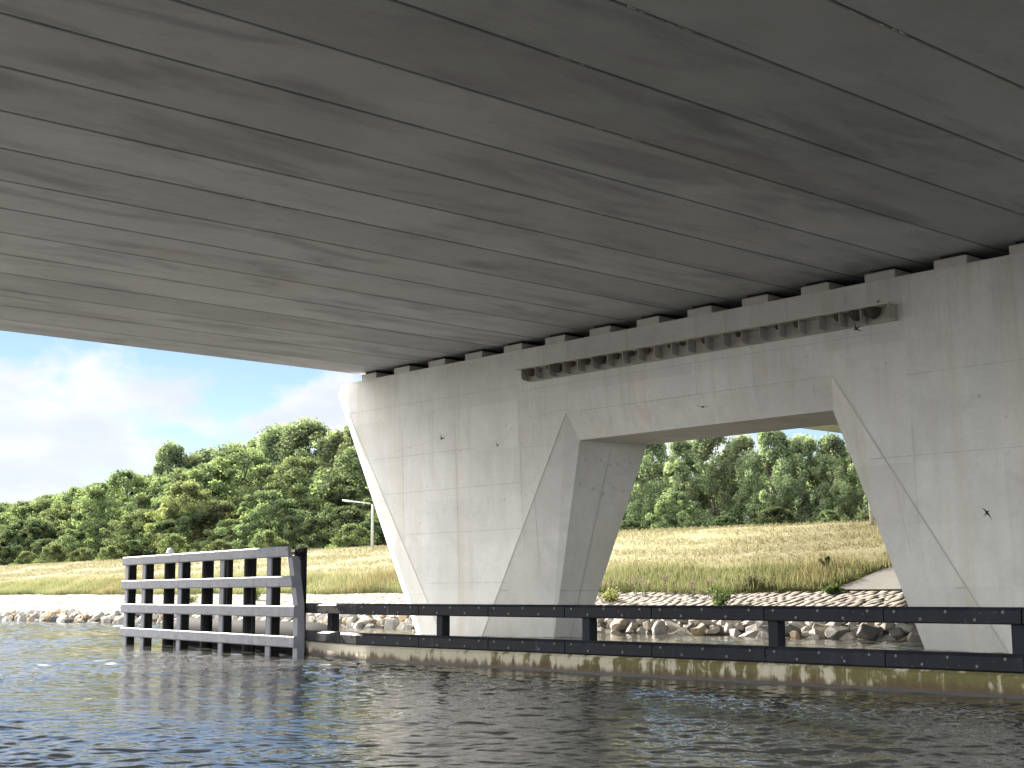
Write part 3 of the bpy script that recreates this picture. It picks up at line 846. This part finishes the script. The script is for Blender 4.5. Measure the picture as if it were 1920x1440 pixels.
for x, dy, s, z_, lb in ((-26.75, -0.15, 1.15, 0.22, 'largest dark boulder at the waterline beside the right pier leg'), (-25.75, -0.05, 0.85, 0.2, 'smaller dark boulder right beside the largest one at the waterline'), (-28.0, -0.1, 0.95, 0.18, 'dark slanting boulder left of the largest dark boulder')):
    o = bpy.data.objects.new('rock', bme); o.location = (x, float(shore(x)) + dy, z_); o.rotation_euler = (0.3 * s, 0.2, x); o.scale = (s, s, s)
    link(o); tag(o, lb, 'rock', 'riprap rocks along the far waterline')

# ------------------------------------------------------------------ grass
def blades(name, pos, h, wd, lean, col, tip):
    n = len(pos)
    th = rng.uniform(0, 2 * np.pi, n)
    d = np.stack([np.cos(th), np.sin(th), np.zeros(n)], 1)
    ld = rng.uniform(0, 2 * np.pi, n)
    l = np.stack([np.cos(ld), np.sin(ld), np.zeros(n)], 1) * (lean * h)[:, None]
    mid = pos + l * 0.4 + np.array([0, 0, 1.0]) * (h * 0.6)[:, None]
    top = pos + l + np.array([0, 0, 1.0]) * (h * np.sqrt(np.clip(1 - lean ** 2, 0.05, 1)))[:, None]
    hw = (wd / 2)[:, None] * d
    v = np.stack([pos - hw, pos + hw, mid + hw * 0.8, mid - hw * 0.8, top + hw * 0.15, top - hw * 0.15], 1).reshape(-1, 3)
    b = np.arange(n)[:, None] * 6
    f = np.concatenate([b + np.array([0, 1, 2, 3]), b + np.array([3, 2, 4, 5])])
    c = np.stack([col, col, (col + tip) / 2, (col + tip) / 2, tip, tip], 1).reshape(-1, 3)
    return np_mesh(name, v, f, M['blade'], c)

n = 90000
gx = rng.uniform(-128, -27, n); gy = 44.35 + 3.0 * rng.random(n) ** 1.15 + 0.25 * np.sin(gx * 0.7) + 0.5 * (rng.random(n) < 0.05)
keep = ~((gx > -32.3 + 0.45 * (gy - 44.5) - 0.1))
gx, gy = gx[keep], gy[keep]; n = len(gx)
pos = np.stack([gx, gy, ground_z(gx, gy) - 0.03], 1)
patchn = np.sin(gx * 0.55 + 2 * np.sin(gx * 0.13)) * 0.5 + np.sin(gx * 1.7 + gy) * 0.3
h_ = rng.uniform(0.18, 0.62, n) * (1 + 0.35 * patchn)
u = rng.random((n, 1))
col = np.array([0.125, 0.15, 0.05]) * (0.7 + 0.7 * u)
tip = np.where(rng.random((n, 1)) < 0.5, np.array([[0.27, 0.262, 0.115]]), np.array([[0.19, 0.222, 0.085]])) * (0.8 + 0.5 * rng.random((n, 1)))
dry = (rng.random(n) < 0.16 + 0.25 * (gy > 46.2) + 0.25 * (np.sin(gx * 0.37 + 1) > 0.7))
tip[dry] = np.array([0.36, 0.30, 0.16]) * (0.8 + 0.4 * rng.random((dry.sum(), 1)))
red = (rng.random(n) < 0.5 * (np.exp(-((gx + 62.5) / 2.0) ** 2) + 0.7 * np.exp(-((gx + 92) / 4.0) ** 2) + 0.5 * np.exp(-((gx + 34) / 1.5) ** 2)))
tip[red] = np.array([0.24, 0.11, 0.05]) * (0.8 + 0.4 * rng.random((red.sum(), 1)))
o = link(bpy.data.objects.new('grass', blades('grass', pos, h_, rng.uniform(0.012, 0.030, n), rng.uniform(0, 0.6, n), col, tip)))
tag(o, 'tall green meadow grass in a band above the pale stone slope', 'grass', kind='stuff')

n = 110000
gx = rng.uniform(-160, -30, n); gy = rng.uniform(46.8, 59.3, n)
keep = ~((gx > -32.3 + 0.45 * (gy - 44.5) - 0.1))
gx, gy = gx[keep], gy[keep]; n = len(gx)
pos = np.stack([gx, gy, ground_z(gx, gy) - 0.02], 1)
u = rng.random((n, 1))
swath = 0.5 + 0.5 * np.sin(gy * 2.6 + 0.6 * np.sin(gx * 0.4) + rng.normal(0, 0.5, n))
h_ = rng.uniform(0.08, 0.26, n) * (0.6 + 0.8 * swath)
col = np.array([0.19, 0.17, 0.078]) * (0.75 + 0.5 * u)
tip = np.array([0.28, 0.25, 0.13]) * (0.7 + 0.5 * rng.random((n, 1)))
g_ = rng.random(n) < 0.07
tip[g_] = np.array([0.2, 0.22, 0.06])
o = link(bpy.data.objects.new('mown_grass', blades('mown_grass', pos, h_, rng.uniform(0.014, 0.035, n), rng.uniform(0.8, 0.985, n), col, tip)))
tag(o, 'short mown straw-coloured grass covering the dike slope', 'mown grass', kind='stuff')

# ------------------------------------------------------------------ single wild plants on the stone slope
def leaf_cloud(centers, sizes, per, leaf, base, var, upb=0.5, flat=0.7):
    P, Cc = [], []
    for c, s in zip(centers, sizes):
        q = rng.normal(0, 1, (per, 3)); q /= np.linalg.norm(q, axis=1)[:, None]
        q *= (rng.random((per, 1)) ** 0.45) * s * np.array([1, 1, flat])
        P.append(np.asarray(c) + q)
        Cc.append(np.asarray(base) * (1 + var * rng.normal(0, 1)) * (1 + 0.5 * var * rng.normal(0, 1, (per, 1))))
    P = np.concatenate(P); Cc = np.clip(np.concatenate(Cc), 0.008, 0.9)
    n = len(P)
    nr_ = rng.normal(0, 1, (n, 3)) + np.array([0, 0, upb * 2]); nr_ /= np.linalg.norm(nr_, axis=1)[:, None]
    a = np.cross(nr_, rng.normal(0, 1, (n, 3))); a /= np.linalg.norm(a, axis=1)[:, None] + 1e-9
    b = np.cross(nr_, a)
    L_ = leaf * rng.uniform(0.6, 1.3, (n, 1))
    v = np.stack([P - a * L_ * 0.5, P + b * L_ * 0.32 - nr_ * L_ * 0.06, P + a * L_ * 0.5, P - b * L_ * 0.32 - nr_ * L_ * 0.06], 1).reshape(-1, 3)
    return v, np.arange(n * 4).reshape(n, 4), np.repeat(Cc, 4, 0)

def plant_obj(name, x, y, hgt, wid, col, lab, cat, flower=None, group=None):
    slim = flower is not None
    r = empty(name, (x, y, float(ground_z(x, y))))
    tag(r, lab, cat, group)
    ns = 4 if slim else 9
    cents, st = [], MB()
    fl_c = []
    for k in range(ns):
        ox, oy = rng.normal(0, wid * 0.35, 2); hh = hgt * rng.uniform(0.6, 1.05)
        st.tube([(ox * 0.3, oy * 0.3, -0.05), (ox * 0.7, oy * 0.7, hh * 0.5), (ox, oy, hh)], [0.012, 0.01, 0.005], 5)
        for q in range(5):
            f_ = 0.25 + 0.15 * q
            cents.append((ox * f_, oy * f_, hh * f_))
        fl_c += [(ox, oy, hh * (0.8 + 0.05 * j)) for j in range(5)]
    v, f, c = leaf_cloud(cents, [wid * 0.22] * len(cents), 3 if slim else 14, 0.07 if slim else 0.11, col, 0.25)
    link(bpy.data.objects.new('foliage', np_mesh('foliage', v, f, M['blade'], c)), r)
    st.build('stem', M['bark'], r)
    if flower is not None:
        v, f, c = leaf_cloud(fl_c, [0.035] * len(fl_c), 9, 0.04, flower, 0.15)
        link(bpy.data.objects.new('flower', np_mesh('flower', v, f, M['blade'], c)), r)
    return r
GREEN = (0.10, 0.17, 0.03); YEL = (0.2, 0.22, 0.05); PURP = (0.33, 0.17, 0.30)
plant_obj('wild_plant', -35.6, 42.2, 0.95, 0.9, GREEN, 'bushy green weed on the pale stones behind the middle of the upper rail', 'plant')
plant_obj('wild_plant', -44.6, 43.2, 0.75, 1.5, YEL, 'wide yellow-green weed on the stones just right of the inner pier leg', 'plant')
plant_obj('wild_plant', -42.2, 42.9, 0.6, 1.0, YEL, 'small yellow-green weed among the purple flowers', 'plant')
plant_obj('wild_plant', -68.6, 41.8, 0.9, 0.7, YEL, 'thin pale weed on the stones left of the grey screen', 'plant')
plant_obj('wild_plant', -73.5, 40.5, 0.5, 0.9, YEL, 'low weed patch on the stones farther left of the grey screen', 'plant')
plant_obj('wild_plant', -31.9, 44.3, 0.4, 0.6, GREEN, 'low green weed at the edge of the grey paving', 'plant')
for i, (x, y) in enumerate(((-43.1, 44.0), (-41.7, 44.1), (-40.9, 43.7), (-40.0, 44.1), (-38.0, 43.4), (-37.3, 43.6))):
    plant_obj('flowering_plant', x, y, 0.85, 0.35, (0.12, 0.15, 0.05), 'slim purple-flowered weed on the stones above the upper rail', 'plant', PURP, 'purple flowers on the stone slope')
plant_obj('flowering_plant', -56.3, 43.0, 0.9, 0.35, (0.12, 0.13, 0.05), 'slim purple-flowered weed on the stones left of the pier', 'plant', PURP)
plant_obj('wild_plant', -33.9, 46.9, 0.6, 0.3, (0.05, 0.07, 0.025), 'dark dock plant standing above the tall grass near the right pier leg', 'plant')
plant_obj('wild_plant', -36.4, 44.9, 0.55, 1.1, (0.12, 0.125, 0.07), 'dull grey-green bush at the foot of the tall grass in the opening', 'plant')

# ------------------------------------------------------------------ trees
def make_tree(name, seed, H, Rr, style, base, var, nclump, per, leaf):
    global rng
    old = rng; rng = np.random.default_rng(seed)
    root = empty(name)
    cents, sizes = [], []
    k = 0
    while len(cents) < nclump:
        k += 1
        tt = rng.random()
        if style == 'poplar':
            rad = Rr * (0.35 + 0.65 * math.sin(math.pi * min(1, tt * 0.92 + 0.05)) ** 0.6) * (1 - 0.55 * tt ** 3)
            zz = H * (0.16 + 0.84 * tt)
        elif style == 'bush':
            rad = Rr * math.sqrt(max(0, 1 - tt ** 2)) ; zz = H * tt
        else:
            rad = Rr * (math.sin(math.pi * (0.12 + 0.86 * tt)) ** 0.65); zz = H * (0.08 + 0.92 * tt)
        th = rng.uniform(0, 6.283)
        rr = rad * rng.uniform(0.45, 1.0) ** 0.6 * (1 + 0.22 * math.sin(3 * th + seed) + 0.12 * rng.normal())
        cents.append((rr * math.cos(th), rr * math.sin(th), min(zz, H * 0.97)))
        sizes.append(rng.uniform(0.55, 1.15) * (0.19 if style != 'poplar' else 0.24) * Rr * (1.0 if style != 'bush' else 1.3))
    v, f, c = leaf_cloud(cents, sizes, per, leaf, base, var, 0.35, 0.75 if style != 'poplar' else 1.25)
    cr = bpy.data.objects.new('crown', np_mesh('crown', v, f, M['leaf'], c)); link(cr, root)
    tr = MB()
    r0 = 0.018 * H + 0.03
    wob = [(rng.normal(0, 0.02 * H), rng.normal(0, 0.02 * H)) for _ in range(4)]
    spine = [(0, 0, -1.0), (wob[0][0], wob[0][1], H * 0.25), (wob[1][0], wob[1][1], H * 0.5), (wob[2][0], wob[2][1], H * 0.72), (wob[3][0], wob[3][1], H * 0.9)]
    tr.tube(spine, [r0 * 1.15, r0 * 0.8, r0 * 0.6, r0 * 0.38, r0 * 0.12], 8)
    for q in rng.choice(len(cents), min(12, len(cents)), replace=False):
        cx, cy, cz = cents[q]
        zb = max(H * 0.1, min(H * 0.8, cz - 0.35 * math.hypot(cx, cy) - 0.05 * H))
        sxp = np.interp(zb, [p_[2] for p_ in spine], [p_[0] for p_ in spine]); syp = np.interp(zb, [p_[2] for p_ in spine], [p_[1] for p_ in spine])
        tr.tube([(sxp, syp, zb), ((sxp + cx) * 0.5, (syp + cy) * 0.5, (zb + cz) * 0.5 + 0.04 * H), (cx, cy, cz)], [r0 * 0.35, r0 * 0.22, r0 * 0.06], 5)
    tr.build('trunk', M['bark'], root)
    rng = old
    return root

protos = {
    'poplar_a': make_tree('poplar_tree', 11, 14, 3.0, 'poplar', (0.21, 0.265, 0.15), 0.28, 105, 190, 0.28),
    'poplar_b': make_tree('poplar_tree', 12, 14, 3.4, 'poplar', (0.18, 0.24, 0.135), 0.28, 110, 190, 0.28),
    'broad_a': make_tree('broadleaf_tree', 21, 12, 5.2, 'broad', (0.135, 0.185, 0.085), 0.30, 150, 170, 0.30),
    'broad_b': make_tree('broadleaf_tree', 22, 12, 4.6, 'broad', (0.115, 0.16, 0.08), 0.30, 140, 170, 0.30),
    'yellow': make_tree('broadleaf_tree', 31, 11, 4.4, 'broad', (0.175, 0.205, 0.085), 0.25, 140, 160, 0.29),
    'bush': make_tree('bush', 41, 4.5, 3.0, 'bush', (0.12, 0.155, 0.065), 0.28, 80, 130, 0.22),
    'dark': make_tree('broadleaf_tree', 51, 9, 4.2, 'broad', (0.07, 0.105, 0.05), 0.30, 120, 160, 0.29),
}
used = set()
HB = {'poplar_a': 14, 'poplar_b': 14, 'broad_a': 12, 'broad_b': 12, 'yellow': 11, 'bush': 4.5, 'dark': 9}
def place(key, x, y, top, label, group=None, wide=1.0, cat='tree'):
    o = protos[key]
    if key in used:
        o = copy_tree(o)
    used.add(key)
    zg = float(ground_z(x, y))
    s = (top - zg) / HB[key]
    o.location = (x, y, zg); o.scale = (s * wide, s * wide, s)
    o.rotation_euler = (0, 0, random.uniform(0, 6.28))
    tag(o, label, cat, group)
    return o
def ray_x(ratio, y): return ratio * y

# view directions are given as x/y ratios: the wood left of the pier spans -2.52 .. -1.35, the opening -0.94 .. -0.66
prof_r = [-2.70, -2.52, -2.19, -2.05, -1.95, -1.89, -1.80, -1.676, -1.55, -1.447, -1.30]
prof_h = [14.9, 15.1, 15.9, 16.2, 16.6, 16.9, 17.2, 18.1, 18.2, 17.9, 17.8]      # tree tops at y = 75
def top_at(ratio, y): return float(np.interp(ratio, prof_r, prof_h) - 1.5) * y / 75 + 1.5
i = 0
for r_ in np.arange(-2.66, -1.26, 0.060):
    y = 93 + random.uniform(-2, 2); rr = r_ + random.uniform(-0.012, 0.012)
    if rr < -1.84:
        place(random.choice(['broad_a', 'broad_b']), rr * y, y, top_at(rr, y) * random.uniform(0.82, 0.93), 'green broadleaf tree at the back of the wood left of the pier', 'back row of the wood left of the pier')
    else:
        place(random.choice(['poplar_a', 'poplar_b']), rr * y, y, top_at(rr, y) * random.uniform(0.92, 0.98), 'tall pale poplar in the back row left of the pier', 'tall poplars left of the pier', 1.25)
for r_ in np.arange(-2.68, -0.6, 0.075):
    y = 106 + random.uniform(-2, 2)
    place('broad_a', r_ * y, y, 13.5 if r_ < -1.2 else 11.5, 'dense tree closing the view at the very back of the wood', 'backmost trees of the wood', 1.45)
for r_ in np.arange(-2.62, -1.26, 0.072):
    y = 82 + random.uniform(-2, 2); rr = r_ + random.uniform(-0.012, 0.012)
    key = random.choice(['broad_a', 'broad_b', 'broad_a'])
    place(key, rr * y, y, top_at(rr, y) * random.uniform(0.68, 0.9), 'dense green broadleaf tree in the middle of the wood left of the pier', 'middle row of the wood left of the pier', 1.1)
for r_ in np.arange(-2.64, -1.26, 0.085):
    y = 73 + random.uniform(-1.5, 1.5); rr = r_ + random.uniform(-0.012, 0.012)
    key = random.choice(['broad_b', 'dark', 'broad_a'])
    place(key, rr * y, y, 3.2 + random.uniform(4.5, 8.0), 'low leafy tree along the front edge of the wood left of the pier', 'front row of the wood left of the pier', 1.25)
for r_ in np.arange(-2.62, -1.26, 0.11):
    y = 66.5 + random.uniform(-0.6, 0.6)
    place('bush', r_ * y + random.uniform(-1, 1), y, 4.6 + random.uniform(0.6, 2.4), 'low bush at the foot of the wood just behind the dike crest', 'bushes behind the dike crest', 1.0, 'bush')
place('yellow', -1.835 * 72, 72, 13.0, 'yellowish-green tree in the middle of the wood left of the pier', None, 1.0)
place('yellow', -1.745 * 74, 74, 11.0, 'second yellowish tree, lower and nearer the pier than the other one', None, 1.0)
place('bush', -1.865 * 64.5, 64.5, 7.0, 'round grey-green bush standing right behind the white dome lamp', None, 0.85, 'bush')
place('poplar_b', -1.886 * 88, 88, 20.6, 'lone tall tree top rising above the wood at its stepped edge', None, 0.9)
place('broad_a', -2.02 * 78, 78, 16.0, 'bright green spreading tree below the lone tall tree top', None, 1.05)
# seen through the opening
for k, r_ in enumerate(np.arange(-1.0, -0.62, 0.036)):
    y = 92 + random.uniform(-2, 2)
    place(['poplar_a', 'poplar_b'][k % 2], r_ * y, y, (11.3 + random.uniform(-1.2, 0.4) - 1.5) * y / 75 + 1.5, 'poplar filling the gaps behind the front poplars in the pier opening', 'poplars behind the opening', 1.2)
for k, (r_, h_) in enumerate(((-0.97, 12.6), (-0.925, 12.7), (-0.885, 12.3), (-0.85, 12.6), (-0.815, 12.0), (-0.78, 12.2), (-0.745, 11.4), (-0.715, 11.3), (-0.685, 11.0), (-0.655, 10.8))):
    y = 79 + random.uniform(-1.5, 1.5)
    place(['poplar_a', 'poplar_b'][k % 2], r_ * y, y, (h_ - 1.5) * y / 75 + 1.5, 'pale green poplar in the row seen through the pier opening', 'poplars seen through the opening', 1.0)
for k, r_ in enumerate((-1.02, -0.955, -0.895, -0.835, -0.775, -0.72, -0.665)):
    y = 70 + random.uniform(-1, 1)
    place(['dark', 'dark', 'broad_b'][k % 3], r_ * y, y, 3.6 + random.uniform(2.6, 4.6), 'dark low tree below the poplars in the pier opening', 'undergrowth trees seen through the opening', 1.0)
for k, r_ in enumerate((-1.25, -1.18, -1.1, -1.04)):
    y = 84
    place('poplar_b', r_ * y, y, 16.5, 'poplar mostly hidden behind the inner pier leg', 'poplars hidden behind the pier', 1.2)

# ------------------------------------------------------------------ swallows
def swallow(x, y, z, span, head, bank, flap, pitch_, label):
    """head: heading angle; flap: wing dihedral; the bird faces +x before rotation"""
    root = empty('swallow', (x, y, z))
    root.rotation_euler = (bank, pitch_, head)
    tag(root, label, 'bird', 'swallows flying round the pier')
    h_ = span / 2; L_ = span * 0.5
    b = MB().tube([(L_ * 0.52, 0, 0.005), (L_ * 0.44, 0, 0.008), (L_ * 0.3, 0, 0), (L_ * 0.05, 0, 0), (-L_ * 0.25, 0, 0), (-L_ * 0.42, 0, 0)], [0.003, span * 0.04, span * 0.055, span * 0.065, span * 0.035, span * 0.015], 10)
    for s in (-1, 1):                                   # forked tail
        b.add([(-L_ * 0.36, 0, 0.004), (-L_ * 0.4, s * 0.03 * span, 0), (-L_ * 0.95, s * 0.10 * span, 0), (-L_ * 0.5, s * 0.005, 0), (-L_ * 0.36, 0, -0.004), (-L_ * 0.4, s * 0.03 * span, -0.003)],
              [(0, 1, 2, 3), (4, 3, 2, 5), (0, 4, 5, 1), (1, 5, 2), (0, 3, 4)])
    b.build('body', M['bird'], root, smooth=False)
    for s in (-1, 1):
        pts = [(0.22, 0.03), (0.26, 0.2), (0.16, 0.42), (-0.1, 0.72), (-0.42, 1.0), (-0.18, 0.66), (-0.06, 0.38), (-0.1, 0.16), (-0.08, 0.03)]
        vs_ = []
        for th_ in (0.004, -0.004):
            for px_, py_ in pts:
                yy = py_ * h_
                vs_.append((px_ * h_ * 0.8, s * yy * math.cos(flap), yy * math.sin(flap) + th_ * (1 - py_ * 0.8)))
        n_ = len(pts)
        fs2 = [tuple(range(n_)), tuple(range(2 * n_ - 1, n_ - 1, -1))] + [(i_, (i_ + 1) % n_, n_ + (i_ + 1) % n_, n_ + i_) for i_ in range(n_)]
        MB().add(vs_, fs2).build('wing', M['bird'], root)
    return root
CH = math.atan2(0.748, 0.664)
swallow(-39.25, 31.5, 7.01, 0.34, CH + 2.6, 0.5, 0.5, 0.3, 'black swallow flying highest on the left leg of the pier')
swallow(-36.22, 31.5, 6.52, 0.34, CH + 1.9, 0.2, 0.9, 0.2, 'dark swallow with raised wings in front of the left leg')
swallow(-27.02, 31.5, 6.92, 0.40, CH + 1.6, 0.05, 0.08, 0.1, 'black swallow gliding with level wings in front of the lintel')
swallow(-21.66, 31.6, 8.51, 0.38, CH + 2.4, 0.9, 0.4, 0.4, 'black swallow diving just below the right end of the nest boxes')
swallow(-18.08, 31.5, 3.41, 0.40, CH + 0.7, 1.2, 0.2, -0.6, 'thin dark swallow seen edge-on in front of the right leg')
swallow(-34.75, 32.15, 8.98, 0.30, CH + 0.4, 0.3, 0.5, -0.2, 'dark swallow fluttering at the left end of the nest boxes')
swallow(-21.35, 32.2, 9.27, 0.22, CH + 3.0, 0.2, 0.3, 0.2, 'small dark bird perched at the right end of the nest box roof')
